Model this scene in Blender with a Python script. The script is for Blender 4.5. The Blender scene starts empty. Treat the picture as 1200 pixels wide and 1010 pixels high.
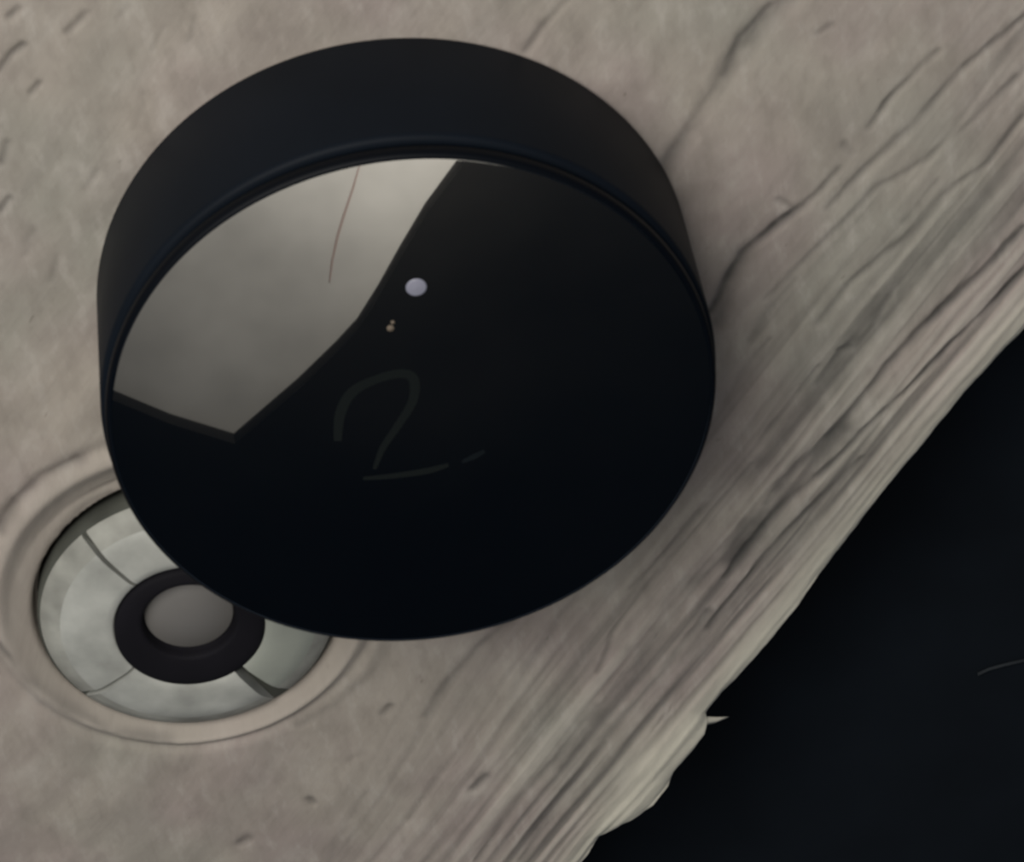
import bpy, bmesh, math
import numpy as np
from mathutils import Matrix, Vector

# one modelling unit = the radius of the round device (4 cm)
S = 0.04
SC = bpy.context.scene
COL = SC.collection
H = 0.670                      # height of the device face above the board

# ------------------------------------------------------------------ camera
cam_d = bpy.data.cameras.new('camera')
cam_d.sensor_fit = 'HORIZONTAL'
cam_d.sensor_width = 36.0
cam_d.lens = 36.0 * 4000.0 / 1200.0
cam_d.clip_start = 0.02
cam_d.clip_end = 50.0
cam_d.dof.use_dof = True          # the whole photograph is a touch soft
cam_d.dof.focus_distance = 1.0
cam_d.dof.aperture_fstop = 170
cam = bpy.data.objects.new('camera', cam_d)
COL.objects.link(cam)
cam.matrix_world = (Matrix.Translation(Vector((0.29877, 6.70512, 9.36633)) * S)
                    @ Matrix.Rotation(-0.66773, 4, 'X') @ Matrix.Rotation(-0.18866, 4, 'Z'))
SC.camera = cam

# ------------------------------------------------------------------ world, lights, exposure
world = bpy.data.worlds.new('world')
world.use_nodes = True
bg = world.node_tree.nodes['Background']
bg.inputs['Color'].default_value = (0.55, 0.66, 0.85, 1)
bg.inputs['Strength'].default_value = 0.15
SC.world = world


def area(name, loc, target, size, power, color, sy=None):
    d = bpy.data.lights.new(name, 'AREA')
    d.energy = power
    d.color = color
    d.size = size * S
    if sy:
        d.shape = 'RECTANGLE'
        d.size_y = sy * S
    o = bpy.data.objects.new(name, d)
    COL.objects.link(o)
    o.location = Vector(loc) * S
    o.rotation_euler = (Vector(target) - Vector(loc)).to_track_quat('-Z', 'Y').to_euler()
    return o


area('key_light', (-3.4, 8.8, 10.4), (-0.2, 0.5, 0), 9, 3.1, (1.0, 0.965, 0.91))  # added soft key light for the board, not an actual window
area('ceiling_fill', (0.5, -21.0, 35.5), (-1.2, -25.6, 40), 2.0, 3.7, (1.0, 0.96, 0.88))  # added lamp, brightens the ceiling patch mirrored in the glass
SC.view_settings.view_transform = 'Standard'
SC.view_settings.look = 'None'
SC.view_settings.gamma = 1
SC.view_settings.use_curve_mapping = False
SC.view_settings.exposure = 0.0


# ------------------------------------------------------------------ helpers
def material(name, color=(0.5, 0.5, 0.5), rough=0.5, spec=0.5, emit=None, strength=0.0, noise=0.0,
             scale=40.0, bump=0.0, ior=None, metallic=0.0):
    m = bpy.data.materials.new(name)
    m.use_nodes = True
    nt = m.node_tree
    b = nt.nodes['Principled BSDF']
    b.inputs['Base Color'].default_value = (*color, 1)
    b.inputs['Roughness'].default_value = rough
    b.inputs['Specular IOR Level'].default_value = spec
    b.inputs['Metallic'].default_value = metallic
    if ior:
        b.inputs['IOR'].default_value = ior
    if emit:
        b.inputs['Emission Color'].default_value = (*emit, 1)
        b.inputs['Emission Strength'].default_value = strength
    if noise or bump:
        tc = nt.nodes.new('ShaderNodeTexCoord')
        nz = nt.nodes.new('ShaderNodeTexNoise')
        nz.inputs['Scale'].default_value = scale
        nz.inputs['Detail'].default_value = 4
        nt.links.new(tc.outputs['Object'], nz.inputs['Vector'])
        if noise:
            mr = nt.nodes.new('ShaderNodeMapRange')
            mr.inputs['From Min'].default_value = 0.3
            mr.inputs['From Max'].default_value = 0.7
            mr.inputs['To Min'].default_value = 1 - noise
            mr.inputs['To Max'].default_value = 1 + noise
            nt.links.new(nz.outputs['Fac'], mr.inputs['Value'])
            vm = nt.nodes.new('ShaderNodeVectorMath')
            vm.operation = 'SCALE'
            vm.inputs[0].default_value = color
            nt.links.new(mr.outputs['Result'], vm.inputs['Scale'])
            nt.links.new(vm.outputs['Vector'], b.inputs['Base Color'])
        if bump:
            bp = nt.nodes.new('ShaderNodeBump')
            bp.inputs['Strength'].default_value = bump
            bp.inputs['Distance'].default_value = 0.0005
            nt.links.new(nz.outputs['Fac'], bp.inputs['Height'])
            nt.links.new(bp.outputs['Normal'], b.inputs['Normal'])
    return m


def link(name, mesh, mat, parent=None, smooth=True, loc=None):
    o = bpy.data.objects.new(name, mesh)
    COL.objects.link(o)
    if mat:
        mesh.materials.append(mat)
    if smooth:
        mesh.shade_smooth()
    if parent:
        o.parent = parent
    if loc is not None:
        o.location = Vector(loc) * S
    return o


def mesh_py(name, verts, faces):
    me = bpy.data.meshes.new(name)
    me.from_pydata([tuple(S * c for c in v) for v in verts], [], faces)
    me.update()
    bm = bmesh.new()
    bm.from_mesh(me)
    bmesh.ops.recalc_face_normals(bm, faces=bm.faces)
    bm.to_mesh(me)
    bm.free()
    return me


def lathe(name, prof, a0=0.0, a1=360.0, seg=128, center=(0, 0)):
    """closed revolution of a profile of (r, z); for a partial sweep the profile is a closed loop"""
    full = abs(a1 - a0) >= 360
    n = seg if full else seg + 1
    verts, faces = [], []
    k = len(prof)
    for i in range(n):
        a = math.radians(a0 + (a1 - a0) * i / seg)
        for r, z in prof:
            verts.append((center[0] + r * math.cos(a), center[1] + r * math.sin(a), z))
    for i in range(seg):
        i2 = (i + 1) % n if full else i + 1
        for j in range(k if not full else k - 1):
            j2 = (j + 1) % k
            faces.append((i * k + j, i2 * k + j, i2 * k + j2, i * k + j2))
    if full:
        if prof[0][0] > 1e-6:
            faces.append(tuple(i * k for i in range(n)))
        if prof[-1][0] > 1e-6:
            faces.append(tuple(i * k + k - 1 for i in range(n)))
    else:
        faces.append(tuple(range(k)))
        faces.append(tuple((n - 1) * k + j for j in range(k)))
    return mesh_py(name, verts, faces)


def sharp(me, deg=35):
    me.set_sharp_from_angle(angle=math.radians(deg))


def empty(name, loc, label, cat):
    o = bpy.data.objects.new(name, None)
    o.empty_display_size = 0.01
    COL.objects.link(o)
    o.location = Vector(loc) * S
    o['label'] = label
    o['category'] = cat
    return o


def fade(x):
    return x * x * x * (x * (x * 6 - 15) + 10)


def vnoise(x, y, seed=0):
    """smooth value noise on arrays, 0..1"""
    xi, yi = np.floor(x).astype(np.int64), np.floor(y).astype(np.int64)
    fx, fy = fade(x - xi), fade(y - yi)

    def hsh(a, b):
        h = (a * 374761393 + b * 668265263 + seed * 2147483647) & 0xFFFFFFFF
        h = ((h ^ (h >> 13)) * 1274126177) & 0xFFFFFFFF
        return ((h ^ (h >> 16)) & 0xFFFF) / 65535.0
    return ((hsh(xi, yi) * (1 - fx) + hsh(xi + 1, yi) * fx) * (1 - fy)
            + (hsh(xi, yi + 1) * (1 - fx) + hsh(xi + 1, yi + 1) * fx) * fy)


def fbm(x, y, seed=0, octv=4):
    s, a, t = 0.0, 1.0, 0.0
    for k in range(octv):
        s = s + a * vnoise(x * 2 ** k + 17.3 * k, y * 2 ** k - 9.1 * k, seed + k)
        t += a
        a *= 0.5
    return s / t

# ------------------------------------------------------------------ setting: dark floor, pale ceiling, added dark slabs for the reflection
floor_mat = material('dark_navy_cloth', (0.0060, 0.0085, 0.0120), rough=0.9, spec=0.1, noise=0.45, scale=18, bump=0.3)
fm = mesh_py('floor', [(-30, -48, -1.2), (30, -48, -1.2), (30, 30, -1.2), (-30, 30, -1.2),
                       (-30, -48, -1.0), (30, -48, -1.0), (30, 30, -1.0), (-30, 30, -1.0)],
             [(0, 1, 2, 3), (4, 5, 6, 7), (0, 1, 5, 4), (1, 2, 6, 5), (2, 3, 7, 6), (3, 0, 4, 7)])
fl = link('floor', fm, floor_mat, smooth=False)
fl['kind'] = 'structure'

ceil_mat = material('pale_plaster', (0.62, 0.60, 0.56), rough=0.9, spec=0.1, noise=0.16, scale=12)
cm = mesh_py('ceiling', [(-30, -48, 40), (30, -48, 40), (30, 30, 40), (-30, 30, 40),
                         (-30, -48, 41), (30, -48, 41), (30, 30, 41), (-30, 30, 41)],
             [(0, 1, 2, 3), (4, 5, 6, 7), (0, 1, 5, 4), (1, 2, 6, 5), (2, 3, 7, 6), (3, 0, 4, 7)])
ce = link('ceiling', cm, ceil_mat, smooth=False)
ce['kind'] = 'structure'


def slab(name, poly, z0, z1, mat, label=None):
    n = len(poly)
    v = [(x, y, z0) for x, y in poly] + [(x, y, z1) for x, y in poly]
    f = [tuple(range(n)), tuple(range(2 * n - 1, n - 1, -1))]
    f += [(i, (i + 1) % n, n + (i + 1) % n, n + i) for i in range(n)]
    o = link(name, mesh_py(name, v, f), mat, smooth=False)
    o['kind'] = 'structure'
    return o


dark_slab_mat = material('dark_slab', (0.016, 0.0150, 0.0135), rough=0.8, spec=0.1, noise=0.3, scale=6)  # unseen slabs, added to shape the dark part of the glass reflection
slab('reflection_slab_1', [(4.3, -18.0), (0.69, -24.49), (0.29, -25.18), (-0.43, -25.98), (-1.0, -26.75), (-1.49, -27.45),
                (-1.98, -28.08), (-2.43, -28.48), (-3.22, -29.11), (-4.55, -30.04), (-4.8, -44), (26, -44), (26, -18)],
     39.7, 40, dark_slab_mat)
slab('reflection_slab_2', [(-4.55, -30.04), (-5.55, -29.35), (-6.38, -28.63), (-7.33, -27.84), (-14, -22.6), (-27, -22.0),
                (-27, -44), (-4.8, -44)], 39.7, 40, dark_slab_mat)
# hairline crack lip in the plaster
crack_mat = material('crack_filler', (0.43, 0.33, 0.30), rough=0.9, spec=0.1)
pts = [(-1.35, -24.9), (-1.56, -25.38), (-1.79, -25.85), (-1.98, -26.26), (-2.17, -26.76), (-2.30, -27.2)]
v, f = [], []
for i, (x, y) in enumerate(pts):
    w = 0.017 * (0.5 + math.sin(math.pi * (i + 0.5) / len(pts)))
    v += [(x - w, y, 39.985), (x + w, y, 39.985), (x + w, y, 40.0), (x - w, y, 40.0)]
    if i:
        a, b = 4 * i - 4, 4 * i
        f += [(a + k, a + (k + 1) % 4, b + (k + 1) % 4, b + k) for k in range(4)]
f += [(0, 1, 2, 3), tuple(len(v) - 4 + k for k in range(4))]
o = link('trim_3', mesh_py('trim_3', v, f), crack_mat, smooth=False)
o['kind'] = 'structure'

# ------------------------------------------------------------------ the weathered board
EB = np.array([2.118, -0.717])
TV = np.array([0.654, 0.757]) / math.hypot(0.654, 0.757)       # along the grain
NV = np.array([-TV[1], TV[0]])                                  # into the board
EDGE = [(-12, 0.02), (-6, 0.0), (-4, 0.02), (-3.3, -0.02), (-2.823, -0.006), (-2.719, 0.011), (-2.629, -0.030),
        (-2.55, -0.070), (-2.478, -0.088), (-2.373, -0.085), (-2.294, -0.058), (-2.156, -0.067), (-2.078, -0.058),
        (-2.02, -0.03), (-1.989, -0.001), (-1.872, 0.005), (-1.773, -0.002), (-1.68, -0.008), (-1.595, -0.008),
        (-1.365, -0.003), (-1.125, 0.012), (-0.897, 0.022), (-0.679, 0.027), (-0.47, 0.027), (-0.265, 0.027),
        (-0.117, 0.020), (-0.005, 0.006), (0.146, 0.002), (1.5, 0.02), (8, 0.0)]
FC = np.array([-0.968, -1.236])                                # centre of the round fitting

us = np.concatenate([np.linspace(-8, -5.0, 30)[:-1], np.arange(-5.0, 1.3, 0.0092), np.linspace(1.3, 5.0, 36)])
vs = np.concatenate([[0, 0.002, 0.005], np.arange(0.010, 4.5, 0.0095), np.linspace(4.5, 7.0, 24)])
nu, nv = len(us), len(vs)
U, V = np.meshgrid(us, vs, indexing='ij')
eoff = np.interp(U, [e[0] for e in EDGE], [e[1] for e in EDGE])
eoff = eoff + 0.012 * (fbm(U * 9, U * 0 + 3.3, 5) - 0.5)
VV = V + eoff * np.exp(-V / 0.12)
X = EB[0] + TV[0] * U + NV[0] * VV
Y = EB[1] + TV[1] * U + NV[1] * VV
R = np.hypot(X - FC[0], Y - FC[1])
R = R + np.clip((R - 0.545) / 0.09, 0, 1) * 0.085 * (Y - FC[1]) / 0.68 * -1

# dark weathering lines in the grain (points on the board, width, depth of tone)
STROKES = [
    ([(0.73, 0.997), (0.65, 0.918), (0.573, 0.831)], 0.0167, 0.50),
    ([(1.436, 0.841), (1.33, 0.767), (1.234, 0.657), (1.166, 0.555), (1.083, 0.456), (1.0, 0.356), (0.946, 0.265)], 0.0433, 0.50),
    ([(1.378, 0.821), (1.27, 0.731), (1.199, 0.598)], 0.0167, 0.45),
    ([(2.192, 0.608), (2.044, 0.509), (1.953, 0.429), (1.845, 0.318), (1.736, 0.222), (1.611, 0.112), (1.484, 0.0)], 0.02, 0.45),
    ([(1.904, 0.54), (1.828, 0.474), (1.72, 0.38), (1.655, 0.292)], 0.0133, 0.50),
    ([(1.541, 0.146), (1.462, 0.076), (1.338, -0.001), (1.211, -0.097), (1.144, -0.171), (1.089, -0.268), (1.036, -0.34)], 0.0167, 0.90),
    ([(1.178, -0.125), (1.121, -0.239), (1.054, -0.389)], 0.0467, 0.40),
    ([(2.151, 0.385), (1.998, 0.249), (1.815, 0.118), (1.664, 0.047), (1.537, -0.065), (1.377, -0.208), (1.246, -0.323)], 0.0167, 0.30),
    ([(2.17, 0.21), (2.045, 0.065), (1.924, 0.005), (1.734, -0.182), (1.545, -0.32), (1.411, -0.473)], 0.02, 0.35),
    ([(2.155, -0.048), (2.031, -0.162), (1.843, -0.317), (1.65, -0.493), (1.45, -0.709), (1.279, -0.9), (1.105, -1.094)], 0.1, 0.33),
    ([(2.145, -0.242), (1.955, -0.416), (1.795, -0.564), (1.632, -0.715), (1.496, -0.874), (1.362, -0.998), (1.154, -1.227)], 0.02, 0.75),
    ([(2.135, -0.422), (1.976, -0.57), (1.814, -0.72), (1.683, -0.842), (1.518, -0.977), (1.348, -1.154)], 0.0167, 0.70),
    ([(1.67, -0.423), (1.601, -0.537), (1.535, -0.608), (1.474, -0.605)], 0.0133, 0.40),
    ([(1.443, -0.959), (1.323, -1.088), (1.184, -1.234), (1.08, -1.331), (1.002, -1.476)], 0.06, 0.55),
    ([(1.617, -0.904), (1.449, -1.059), (1.281, -1.198), (1.143, -1.326), (0.962, -1.549)], 0.0167, 0.70),
    ([(1.507, -1.113), (1.337, -1.272), (1.129, -1.466), (0.984, -1.639), (0.872, -1.781)], 0.0167, 0.50),
    ([(1.111, -1.036), (1.006, -1.15), (0.827, -1.349), (0.644, -1.553), (0.53, -1.694), (0.441, -1.886)], 0.0133, 0.40),
    ([(1.01, -1.395), (0.798, -1.592), (0.683, -1.754), (0.56, -1.961), (0.406, -2.142), (0.25, -2.327)], 0.0533, 0.40),
    ([(0.881, -1.698), (0.732, -1.874), (0.544, -2.089), (0.389, -2.272), (0.186, -2.54), (0.018, -2.778)], 0.0267, 0.40),
    ([(0.418, -2.056), (0.224, -2.274), (0.068, -2.439), (-0.058, -2.615), (-0.143, -2.734)], 0.02, 0.35),
    ([(0.167, -1.558), (0.026, -1.65), (-0.13, -1.826), (-0.213, -1.936)], 0.0267, 0.28),
    ([(0.465, -1.466), (0.357, -1.564), (0.235, -1.747), (0.111, -1.932)], 0.0267, 0.20),
    ([(-1.197, -0.451), (-1.327, -0.496), (-1.439, -0.585), (-1.525, -0.69)], 0.03, 0.50),
    ([(-0.291, -1.548), (-0.377, -1.675), (-0.525, -1.789), (-0.683, -1.858)], 0.0333, 0.25),
    ([(-1.65, -1.2), (-1.597, -1.369), (-1.486, -1.57), (-1.359, -1.712), (-1.157, -1.813)], 0.0233, 0.40),
    ([(-1.124, -0.663), (-1.223, -0.698), (-1.335, -0.789)], 0.02, 0.40),
    ([(-0.71, -2.246), (-0.704, -2.266)], 0.0233, 0.50),
    ([(-0.524, -2.086), (-0.478, -2.063)], 0.02, 0.28),
    ([(-0.366, -1.887), (-0.336, -1.86)], 0.0233, 0.50),
    ([(-0.1, -2.348), (-0.043, -2.304)], 0.0233, 0.55),
    ([(-1.018, -2.404), (-0.982, -2.39)], 0.03, 0.40),
    ([(-1.081, 1.126), (-1.03, 1.176), (-0.989, 1.202)], 0.0167, 0.60),
    ([(-0.844, 1.224), (-0.805, 1.25), (-0.772, 1.275)], 0.0167, 0.30),
    ([(-1.0, 1.027), (-0.965, 1.058)], 0.0133, 0.55),
    ([(-0.467, 1.102), (-0.431, 1.183)], 0.0133, 0.17),
    ([(-0.592, 1.097), (-0.544, 1.167)], 0.0133, 0.17),
    ([(-1.161, 0.798), (-1.121, 0.873)], 0.0167, 0.40),
    ([(-0.909, 0.639), (-0.862, 0.696)], 0.0133, 0.22),
    ([(-1.204, 0.622), (-1.167, 0.658)], 0.0167, 0.45),
    ([(-1.002, 1.316), (-0.964, 1.339)], 0.0167, 0.50),
    ([(-0.671, 1.237), (-0.632, 1.266)], 0.0133, 0.17),
    ([(-1.109, 0.303), (-1.069, 0.4)], 0.0133, 0.22),
    ([(-1.167, 0.423), (-1.116, 0.515)], 0.0167, 0.22),
    ([(-0.706, 0.828), (-0.652, 0.948)], 0.0167, 0.11),
    ([(1.868, 0.036), (1.804, -0.038), (1.739, -0.112)], 0.0167, 0.25),
    ([(1.565, 0.244), (1.59, 0.204)], 0.0167, 0.30),
    ([(1.323, 0.08), (1.357, 0.048)], 0.0133, 0.40),
    ([(1.52, 0.692), (1.564, 0.715)], 0.0167, 0.25),
    ([(1.537, -0.578), (1.457, -0.635), (1.387, -0.732)], 0.0167, 0.25),
    ([(0.598, -1.668), (0.566, -1.789)], 0.0167, 0.10),
    ([(1.341, -0.272), (1.241, -0.377), (1.169, -0.491)], 0.0233, 0.28),
    ([(1.228, -0.505), (1.124, -0.631), (1.052, -0.729)], 0.0167, 0.25),
    ([(1.394, -0.658), (1.29, -0.786), (1.151, -0.947), (1.01, -1.111), (0.836, -1.27)], 0.0167, 0.25),
    ([(0.906, -1.206), (0.761, -1.374), (0.618, -1.505)], 0.0133, 0.35),
    ([(-0.193, -2.21), (-0.277, -2.324), (-0.363, -2.44)], 0.0267, 0.20),
    ([(-0.497, -2.266), (-0.631, -2.461), (-0.703, -2.582)], 0.03, 0.11),
]



def seg_dist(px, py, pts):
    d = np.full(px.shape, 9.0)
    for (x0, y0), (x1, y1) in zip(pts[:-1], pts[1:]):
        dx, dy = x1 - x0, y1 - y0
        t = np.clip(((px - x0) * dx + (py - y0) * dy) / (dx * dx + dy * dy), 0, 1)
        d = np.minimum(d, np.hypot(px - x0 - t * dx, py - y0 - t * dy))
    return d


# the lines wander a little
WX = X + 0.024 * (fbm(X * 5, Y * 5, 21) - 0.5)
WY = Y + 0.024 * (fbm(X * 5, Y * 5, 31) - 0.5)
streak = np.zeros_like(X)
wob = 0.45 + 1.1 * fbm(U * 5.0, VV * 14, 11)
for pts, w, dk in STROKES:
    pa = np.array(pts)
    m = 6 * w + 0.05
    box = ((WX > pa[:, 0].min() - m) & (WX < pa[:, 0].max() + m)
           & (WY > pa[:, 1].min() - m) & (WY < pa[:, 1].max() + m))
    d = seg_dist(WX[box], WY[box], pts)
    ww = w * 0.75 * wob[box]
    s = dk * np.exp(-(d / np.maximum(ww, 0.004)) ** 2) * (0.15 + 1.5 * fbm(U[box] * 7, VV[box] * 12, 41))
    streak[box] = 1 - (1 - streak[box]) * (1 - np.clip(s, 0, 1))

# fibres: long thin noise along the grain, strong near the worn edge, gone in the knot
bend = 0.25 * np.exp(-((R - 0.3) / 0.9) ** 2)
fv = VV + bend * np.sin(U * 1.2) + 0.05 * (fbm(U * 0.7, VV * 0.8, 51) - 0.5)
near = np.clip(1.15 - VV / 0.95, 0, 1) * np.clip((R - 0.7) / 0.3, 0, 1)
fib_a = fbm(U * 0.8, fv * 26, 61, 3)
fib_b = fbm(U * 1.5, fv * 60, 71, 2)
fib = np.clip((fib_a - 0.5) * 1.8 + (fib_b - 0.5) * 0.9, -1, 1)
fiber = fib * (0.06 + 0.94 * near)
streak = np.clip(streak, 0, 1)

pale = np.exp(-(np.maximum(VV - 0.02, 0) / 0.075) ** 2) * (0.75 + 0.5 * fbm(U * 6, V * 8, 81))
pale = np.maximum(pale, 0.8 * np.exp(-((U + 2.28) / 0.22) ** 2 - ((VV - 0.05) / 0.085) ** 2))
pale = np.clip(pale, 0, 1)

Z = (-0.020 * streak - 0.010 * near * (0.5 - fib) + 0.012 * (fbm(X * 1.6, Y * 1.6, 91) - 0.6)
     + 0.005 * (fbm(X * 9, Y * 9, 95) - 0.6))
Z = Z - 0.035 * np.clip(1 - V / 0.085, 0, 1) ** 2
Z = Z + 0.012 * np.exp(-((U + 2.28) / 0.2) ** 2 - ((VV - 0.05) / 0.07) ** 2)
# turned lip and seat of the fitting
ridge = 0.014 * np.exp(-((R - 0.655) / 0.035) ** 2) - 0.012 * np.exp(-((R - 0.715) / 0.03) ** 2)
cut = np.interp(R, [0.0, 0.545, 0.553, 0.565, 0.60, 0.655, 0.69], [-0.15, -0.15, -0.07, -0.055, -0.035, -0.006, 0.0])
clean = np.clip((R - 0.62) / 0.08, 0, 1)
Z = Z * clean + cut + ridge
Z = np.minimum(Z, 0.012)
# flat pad under the device so that it stands on the wood
rp = np.hypot(X, Y)
padw = np.clip((1.02 - rp) / 0.02, 0, 1)
Z = Z * (1 - padw) + np.minimum(Z, 0.0) * padw
liptone = np.clip((0.72 - R) / 0.06, 0, 1)

P = np.stack([X, Y, Z], -1).reshape(-1, 3)
idx = np.arange(nu * nv).reshape(nu, nv)
quads = np.stack([idx[:-1, :-1], idx[1:, :-1], idx[1:, 1:], idx[:-1, 1:]], -1).reshape(-1, 4)
loop = np.concatenate([idx[:, 0], idx[-1, 1:], idx[-2::-1, -1], idx[0, -2:0:-1]])
skirt = P[loop].copy()
skirt[:, 2] = -1.0
nP = len(P)
L = len(loop)
k = np.arange(L)
k2 = (k + 1) % L
sq = np.stack([loop[k2], loop[k], nP + k, nP + k2], -1)
allP = np.concatenate([P, skirt]) * S
faces = np.concatenate([quads, sq])
me = bpy.data.meshes.new('weathered_board')
nf = len(faces)
me.vertices.add(len(allP))
me.vertices.foreach_set('co', allP.ravel())
bottom = (nP + np.arange(L))[::-1]
me.loops.add(nf * 4 + L)
me.loops.foreach_set('vertex_index', np.concatenate([faces.ravel(), bottom]).astype(np.int32))
me.polygons.add(nf + 1)
me.polygons.foreach_set('loop_start', np.concatenate([np.arange(nf) * 4, [nf * 4]]).astype(np.int32))
me.update(calc_edges=True)
me.validate()


def attr(name, arr, tail=0.0):
    a = me.attributes.new(name, 'FLOAT', 'POINT')
    a.data.foreach_set('value', np.concatenate([arr.reshape(-1), np.full(L, tail)]).astype(np.float32))


attr('streak', streak)
attr('fiber', fiber)
attr('pale', pale)
attr('lip', liptone)
gu = me.attributes.new('grain', 'FLOAT_VECTOR', 'POINT')
g = np.zeros((len(allP), 3), dtype=np.float32)
g[:nP, 0] = U.ravel()
g[:nP, 1] = fv.ravel()
g[nP:, 0] = U.ravel()[loop]
g[nP:, 1] = -1
gu.data.foreach_set('vector', g.ravel())

wood = bpy.data.materials.new('weathered_grey_wood')
wood.use_nodes = True
nt = wood.node_tree
N, Lk = nt.nodes, nt.links
bs = N['Principled BSDF']
bs.inputs['Roughness'].default_value = 0.7
bs.inputs['Specular IOR Level'].default_value = 0.25


def at_node(n):
    a = N.new('ShaderNodeAttribute')
    a.attribute_name = n
    return a


def noise(vec, scale, detail=4, rough=0.55):
    n = N.new('ShaderNodeTexNoise')
    n.inputs['Scale'].default_value = scale
    n.inputs['Detail'].default_value = detail
    n.inputs['Roughness'].default_value = rough
    Lk.new(vec, n.inputs['Vector'])
    return n.outputs['Fac']


def rng(x, a, b, c, d):
    n = N.new('ShaderNodeMapRange')
    for kk, vv in zip(('From Min', 'From Max', 'To Min', 'To Max'), (a, b, c, d)):
        n.inputs[kk].default_value = vv
    Lk.new(x, n.inputs['Value'])
    return n.outputs['Result']


def mix(fac, a, b, mode='MIX'):
    n = N.new('ShaderNodeMix')
    n.data_type = 'RGBA'
    n.blend_type = mode
    n.clamp_factor = True
    for s_, val in ((n.inputs['Factor'], fac), (n.inputs[6], a), (n.inputs[7], b)):
        if isinstance(val, (int, float)):
            s_.default_value = val
        elif isinstance(val, tuple):
            s_.default_value = (*val, 1)
        else:
            Lk.new(val, s_)
    return n.outputs[2]


def vscale(vec, s3):
    n = N.new('ShaderNodeVectorMath')
    n.operation = 'MULTIPLY'
    n.inputs[1].default_value = s3
    Lk.new(vec, n.inputs[0])
    return n.outputs['Vector']


tc = N.new('ShaderNodeTexCoord')
ob = vscale(tc.outputs['Object'], (25, 25, 25))      # back to modelling units
gr = at_node('grain').outputs['Vector']
warm = (0.415, 0.370, 0.318)
rose = (0.375, 0.318, 0.288)
green = (0.345, 0.333, 0.283)
c = mix(rng(noise(ob, 1.3, 3), 0.42, 0.60, 0, 1), warm, rose)
c = mix(rng(noise(ob, 0.9, 2), 0.50, 0.66, 0, 0.8), c, green)
# long soft bands
band = noise(vscale(gr, (0.5, 5.0, 1)), 1.0, 3)
c = mix(rng(band, 0.35, 0.70, 0.32, 0), c, (0.20, 0.185, 0.165))
# small mottling
mot = noise(vscale(gr, (4, 6, 1)), 1.0, 4, 0.55)
c = mix(rng(mot, 0.30, 0.52, 0.26, 0), c, (0.19, 0.165, 0.14))
c = mix(rng(mot, 0.55, 0.75, 0, 0.35), c, (0.52, 0.48, 0.43))
# pits
pit = noise(vscale(gr, (9, 24, 1)), 1.0, 2)
c = mix(rng(pit, 0.27, 0.20, 0, 0.6), c, (0.11, 0.09, 0.075))
# small upright flecks of lifted fibre
flk = noise(vscale(ob, (14, 5, 3)), 1.0, 4, 0.6)
c = mix(rng(flk, 0.36, 0.48, 0.22, 0), c, (0.20, 0.175, 0.15))
c = mix(rng(flk, 0.54, 0.70, 0, 0.30), c, (0.55, 0.51, 0.46))
fa = at_node('fiber').outputs['Fac']
c = mix(rng(fa, -0.02, -0.55, 0, 0.75), c, (0.115, 0.108, 0.098))
c = mix(rng(fa, 0.05, 0.6, 0, 0.55), c, (0.56, 0.52, 0.45))
# smooth turned lip: cleaner and warmer
c = mix(rng(at_node('lip').outputs['Fac'], 0, 1, 0, 0.6), c, (0.42, 0.375, 0.325))
c = mix(rng(at_node('pale').outputs['Fac'], 0, 1, 0, 0.95), c, (0.70, 0.66, 0.545))
c = mix(rng(at_node('streak').outputs['Fac'], 0, 1, 0, 0.93), c, (0.05, 0.050, 0.048))
Lk.new(c, bs.inputs['Base Color'])
bp = N.new('ShaderNodeBump')
bp.inputs['Strength'].default_value = 0.3
bp.inputs['Distance'].default_value = 0.0004
Lk.new(noise(vscale(gr, (7, 22, 1)), 1.0, 5, 0.6), bp.inputs['Height'])
Lk.new(bp.outputs['Normal'], bs.inputs['Normal'])

board = link('weathered_board', me, wood)
board['label'] = 'thick weathered grey-beige wooden board with cracked grain and a worn pale edge'
board['category'] = 'board'

# splinter sticking out of the worn edge
splinter_mat = material('pale_splinter_wood', (0.40, 0.38, 0.32), rough=0.8, spec=0.2, noise=0.2, scale=120)


def splinter_mesh(name, pts, w0, lift):
    v, f = [], []
    n = len(pts)
    for i, (x, y) in enumerate(pts):
        w = w0 * (1 - i / (n - 1)) ** 0.8 + 0.002
        z = -0.05 + lift * i / (n - 1)
        for a in range(5):
            an = 2 * math.pi * a / 5
            v.append((x - TV[0] * 0 + w * math.cos(an) * TV[0], y + w * math.cos(an) * TV[1], z + 0.5 * w * math.sin(an)))
        if i:
            a0, b0 = 5 * i - 5, 5 * i
            f += [(a0 + q, a0 + (q + 1) % 5, b0 + (q + 1) % 5, b0 + q) for q in range(5)]
    f += [tuple(range(5)), tuple(5 * n - 5 + q for q in range(5))]
    return mesh_py(name, v, f)


def uv_pt(u, v):
    return (EB[0] + TV[0] * u + NV[0] * v, EB[1] + TV[1] * u + NV[1] * v)


link('splinter', splinter_mesh('splinter', [uv_pt(-2.06, 0.03), uv_pt(-2.04, -0.02), uv_pt(-2.01, -0.07),
                                            uv_pt(-1.98, -0.105)], 0.035, -0.01), splinter_mat, board)

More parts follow.
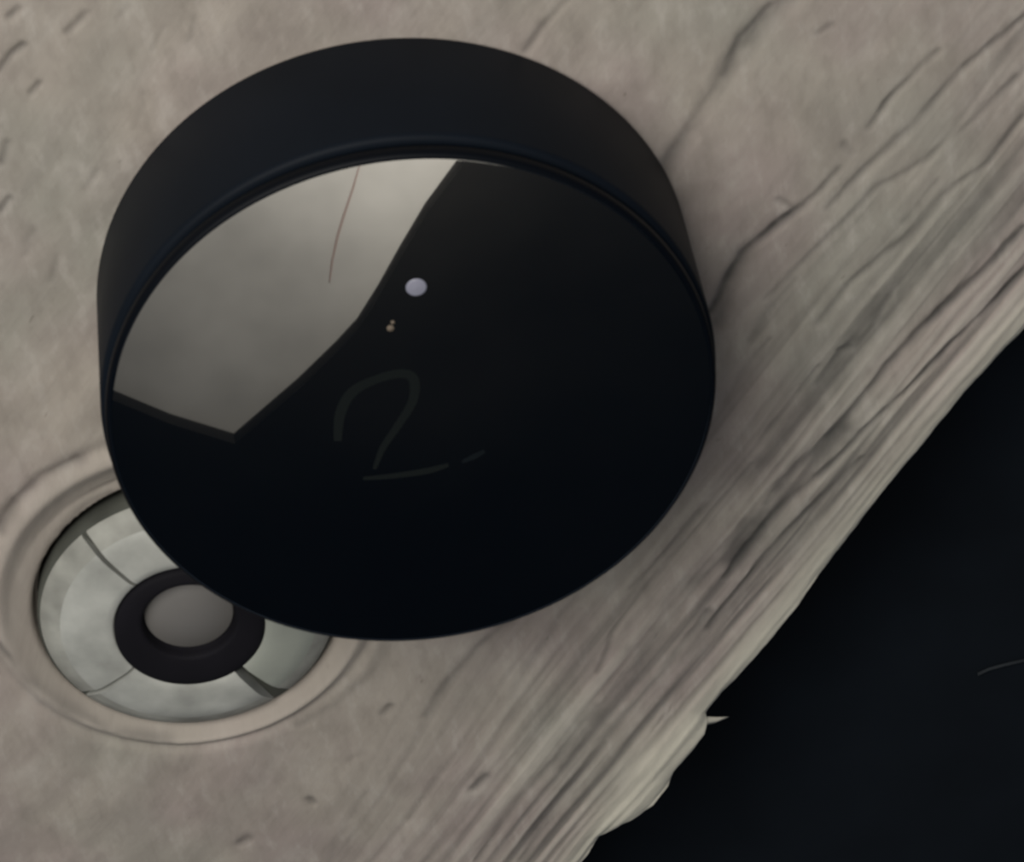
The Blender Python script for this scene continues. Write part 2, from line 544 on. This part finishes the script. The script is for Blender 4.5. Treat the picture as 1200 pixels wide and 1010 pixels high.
# ------------------------------------------------------------------ round device
dev = empty('round_camera', (0, 0, 0),
            'black round puck-shaped camera with a glossy glass face standing on the weathered board', 'camera')
body_mat = material('matte_black_plastic', (0.0048, 0.0074, 0.0118), rough=0.55, spec=0.09, noise=0.12, scale=60, bump=0.06)
glass_mat = material('black_mirror_glass', (0.0009, 0.0024, 0.0048), rough=0.012, spec=0.5, ior=2.3)
rim_mat = material('black_glass_rim', (0.0012, 0.0022, 0.0042), rough=0.5, spec=0.1)
groove_mat = material('groove_black_rubber', (0.003, 0.003, 0.0035), rough=0.8, spec=0.1)
bm_ = lathe('housing', [(0, 0.0), (0.985, 0.0), (0.995, 0.006), (1.0, 0.02), (1.0, 0.565), (0.996, 0.580), (0.985, 0.588),
                        (0.965, 0.590), (0.955, 0.585), (0.952, 0.560), (0, 0.560)], seg=192)
sharp(bm_, 50)
link('housing', bm_, body_mat, dev)
link('seal_ring', lathe('seal_ring', [(0.90, 0.560), (0.946, 0.560), (0.946, 0.612), (0.90, 0.612)], 0, 360, 160),
     groove_mat, dev)
gm = lathe('glass_face', [(0, 0.612), (0.972, 0.612), (0.982, 0.618), (0.986, 0.628), (0.986, H - 0.016),
                          (0.980, H - 0.006), (0.970, H), (0.965, H), (0.5, H), (0, H)], seg=192)
sharp(gm, 60)
gf = link('glass_face', gm, glass_mat, dev)
gm.materials.append(rim_mat)
for pl in gm.polygons:
    rr = math.hypot(pl.center.x, pl.center.y) / S
    if rr > 0.972:
        pl.material_index = 1
dot_mat = material('white_dot', (0.16, 0.16, 0.20), rough=0.4, emit=(0.86, 0.86, 1.0), strength=0.09)  # pale dot on the glass with weak emission
o = link('white_dot', lathe('white_dot', [(0, H - 0.004), (0.032, H - 0.004), (0.033, H + 0.001), (0.027, H + 0.004),
                                                (0, H + 0.006)], seg=32, center=(0.0887, 0.482)), dot_mat, dev)
o['label'] = 'small round white dot'
speck_mat = material('dust_speck', (0.16, 0.13, 0.10), rough=0.9, spec=0.1)
for nm, sx, sy, r in (('dust_speck', -0.0167, 0.3447, 0.014), ('dust_speck', -0.006, 0.366, 0.008)):
    link(nm, lathe(nm, [(0, H - 0.001), (r, H - 0.001), (r * 0.8, H + 0.004), (0, H + 0.006)], seg=7, center=(sx, sy)),
         speck_mat, dev)


def ribbon(name, pts, ws, z, mat, parent):
    pts = [np.array(q, float) for q in pts]
    # resample smoothly (Catmull-Rom)
    out, ow = [], []
    for i in range(len(pts) - 1):
        p0, p1, p2, p3 = pts[max(i - 1, 0)], pts[i], pts[i + 1], pts[min(i + 2, len(pts) - 1)]
        for s_ in np.linspace(0, 1, 6)[:-1]:
            out.append(0.5 * ((2 * p1) + (-p0 + p2) * s_ + (2 * p0 - 5 * p1 + 4 * p2 - p3) * s_ ** 2
                              + (-p0 + 3 * p1 - 3 * p2 + p3) * s_ ** 3))
            ow.append(ws[i] * (1 - s_) + ws[i + 1] * s_)
    out.append(pts[-1])
    ow.append(ws[-1])
    v, f = [], []
    for i, q in enumerate(out):
        d = out[min(i + 1, len(out) - 1)] - out[max(i - 1, 0)]
        d = d / np.hypot(*d)
        nn = np.array([-d[1], d[0]]) * ow[i]
        for sgn, zz in ((1, z - 0.002), (1, z + 0.001), (-1, z + 0.001), (-1, z - 0.002)):
            v.append((q[0] + sgn * nn[0], q[1] + sgn * nn[1], zz))
        if i:
            a, b = 4 * i - 4, 4 * i
            f += [(a + t_, a + (t_ + 1) % 4, b + (t_ + 1) % 4, b + t_) for t_ in range(4)]
    f += [(0, 1, 2, 3), tuple(len(v) - 4 + t_ for t_ in range(4))]
    return link(name, mesh_py(name, v, f), mat, parent, smooth=False)


mark_mat = material('faint_grey_mark', (0.0085, 0.0108, 0.0108), rough=0.6, spec=0.06)  # thin grey strokes laid on the glass face
mark2_mat = material('fainter_grey_mark', (0.0065, 0.0090, 0.0110), rough=0.6, spec=0.06)
mk = ribbon('grey_mark', [(-0.26, -0.058), (-0.232, 0.049), (-0.18, 0.124), (-0.096, 0.157), (-0.012, 0.161),
                             (0.021, 0.129), (0.004, 0.045), (-0.062, -0.046), (-0.122, -0.12), (-0.164, -0.2)],
            [0.012, 0.017, 0.018, 0.015, 0.017, 0.017, 0.015, 0.013, 0.011, 0.006], H, mark_mat, dev)
mk['label'] = 'faint grey curved mark on the glass'
ribbon('grey_mark', [(-0.207, -0.23), (-0.11, -0.243), (0.003, -0.249), (0.075, -0.241)],
       [0.006, 0.010, 0.012, 0.007], H, mark_mat, dev)
ribbon('grey_mark', [(0.12, -0.240), (0.16, -0.228), (0.199, -0.213)], [0.005, 0.010, 0.006], H, mark2_mat, dev)

# ------------------------------------------------------------------ round fitting sunk in the board
fit = empty('round_fitting', (FC[0], FC[1], -0.15),
            'round white segmented fitting with a black collar sunk into the board beside the black camera', 'fitting')


def child(name, mesh, mat):
    o = link(name, mesh, mat, fit)
    o.location = Vector((0, 0, 0.20)) * S
    o.scale = (1.02, 1.02, 1)
    return o


white_mat = material('aged_white_plastic', (0.42, 0.425, 0.39), rough=0.45, spec=0.3, noise=0.30, scale=110, bump=0.1)
white2 = material('greyer_white_plastic', (0.30, 0.315, 0.275), rough=0.5, spec=0.4, noise=0.16, scale=70, bump=0.1)
bevel_mat = material('dirty_bevel_plastic', (0.33, 0.33, 0.295), rough=0.55, spec=0.2, noise=0.35, scale=130, bump=0.1)
rubber = material('black_rubber', (0.007, 0.0065, 0.009), rough=0.75, spec=0.15, noise=0.2, scale=90)
grey_mat = material('grey_disk_plastic', (0.165, 0.158, 0.15), rough=0.6, spec=0.3, noise=0.06, scale=80)
seat_mat = material('dark_seat', (0.075, 0.078, 0.066), rough=0.8, spec=0.2, noise=0.3, scale=80)  # dark plate below the gaps between ring segments
child('seat_plate', lathe('seat_plate', [(0, -0.20), (0.528, -0.20), (0.528, -0.078), (0.52, -0.072), (0.27, -0.06), (0, -0.06)]), seat_mat)
prof = [(0.262, -0.075), (0.262, -0.004), (0.272, 0.006), (0.300, 0.012), (0.345, 0.008), (0.395, 0.002), (0.420, -0.003),
        (0.450, -0.016), (0.485, -0.040), (0.515, -0.060), (0.520, -0.075)]
for a0, a1, mt in ((123.2, 210.5, white_mat), (213.5, 294.5, white_mat), (302.5, 389, white2), (391.5, 480.6, white_mat)):
    sm = lathe('ring_segment', prof, a0, a1, 40)
    sharp(sm, 50)
    child('ring_segment', sm, mt)
    sm.materials.append(bevel_mat)
    for pl in sm.polygons:
        if 0.437 < math.hypot(pl.center.x, pl.center.y) / S:
            pl.material_index = 1
cx, cy = 0.000, -0.012
cmesh = lathe('collar', [(0.158, -0.06), (0.162, -0.01), (0.165, 0.010), (0.170, 0.016), (0.180, 0.018), (0.225, 0.016),
                         (0.250, 0.012), (0.264, 0.004), (0.266, -0.06)], seg=96, center=(cx, cy))
for vt in cmesh.vertices:            # the bore sits off centre
    if math.hypot(vt.co.x - cx * S, vt.co.y - cy * S) < 0.19 * S:
        vt.co.y += 0.040 * S
        vt.co.x += 0.006 * S
child('rubber_collar', cmesh, rubber)
o = child('centre_disk', lathe('centre_disk', [(0, -0.06), (0.157, -0.06), (0.157, -0.034), (0.152, -0.027), (0, -0.025)],
                               seg=72, center=(cx + 0.006, cy + 0.040)), grey_mat)
o['label'] = 'flat grey centre disk'

# ------------------------------------------------------------------ pale thread on the dark floor
fleck = material('pale_thread', (0.028, 0.032, 0.036), rough=0.9, spec=0.1)
v, f = [], []
tp = [(2.02, -3.20), (2.07, -3.183), (2.13, -3.176), (2.24, -3.17)]
for i, (x, y) in enumerate(tp):
    for a in range(5):
        an = 2 * math.pi * a / 5
        v.append((x, y + 0.009 * math.cos(an), -0.992 + 0.008 * math.sin(an)))
    if i:
        f += [(5 * i - 5 + q, 5 * i - 5 + (q + 1) % 5, 5 * i + (q + 1) % 5, 5 * i + q) for q in range(5)]
f += [tuple(range(5)), tuple(len(v) - 5 + q for q in range(5))]
o = link('thread', mesh_py('thread', v, f), fleck)
o['label'] = 'short pale thread lying on the dark floor'
o['category'] = 'thread'
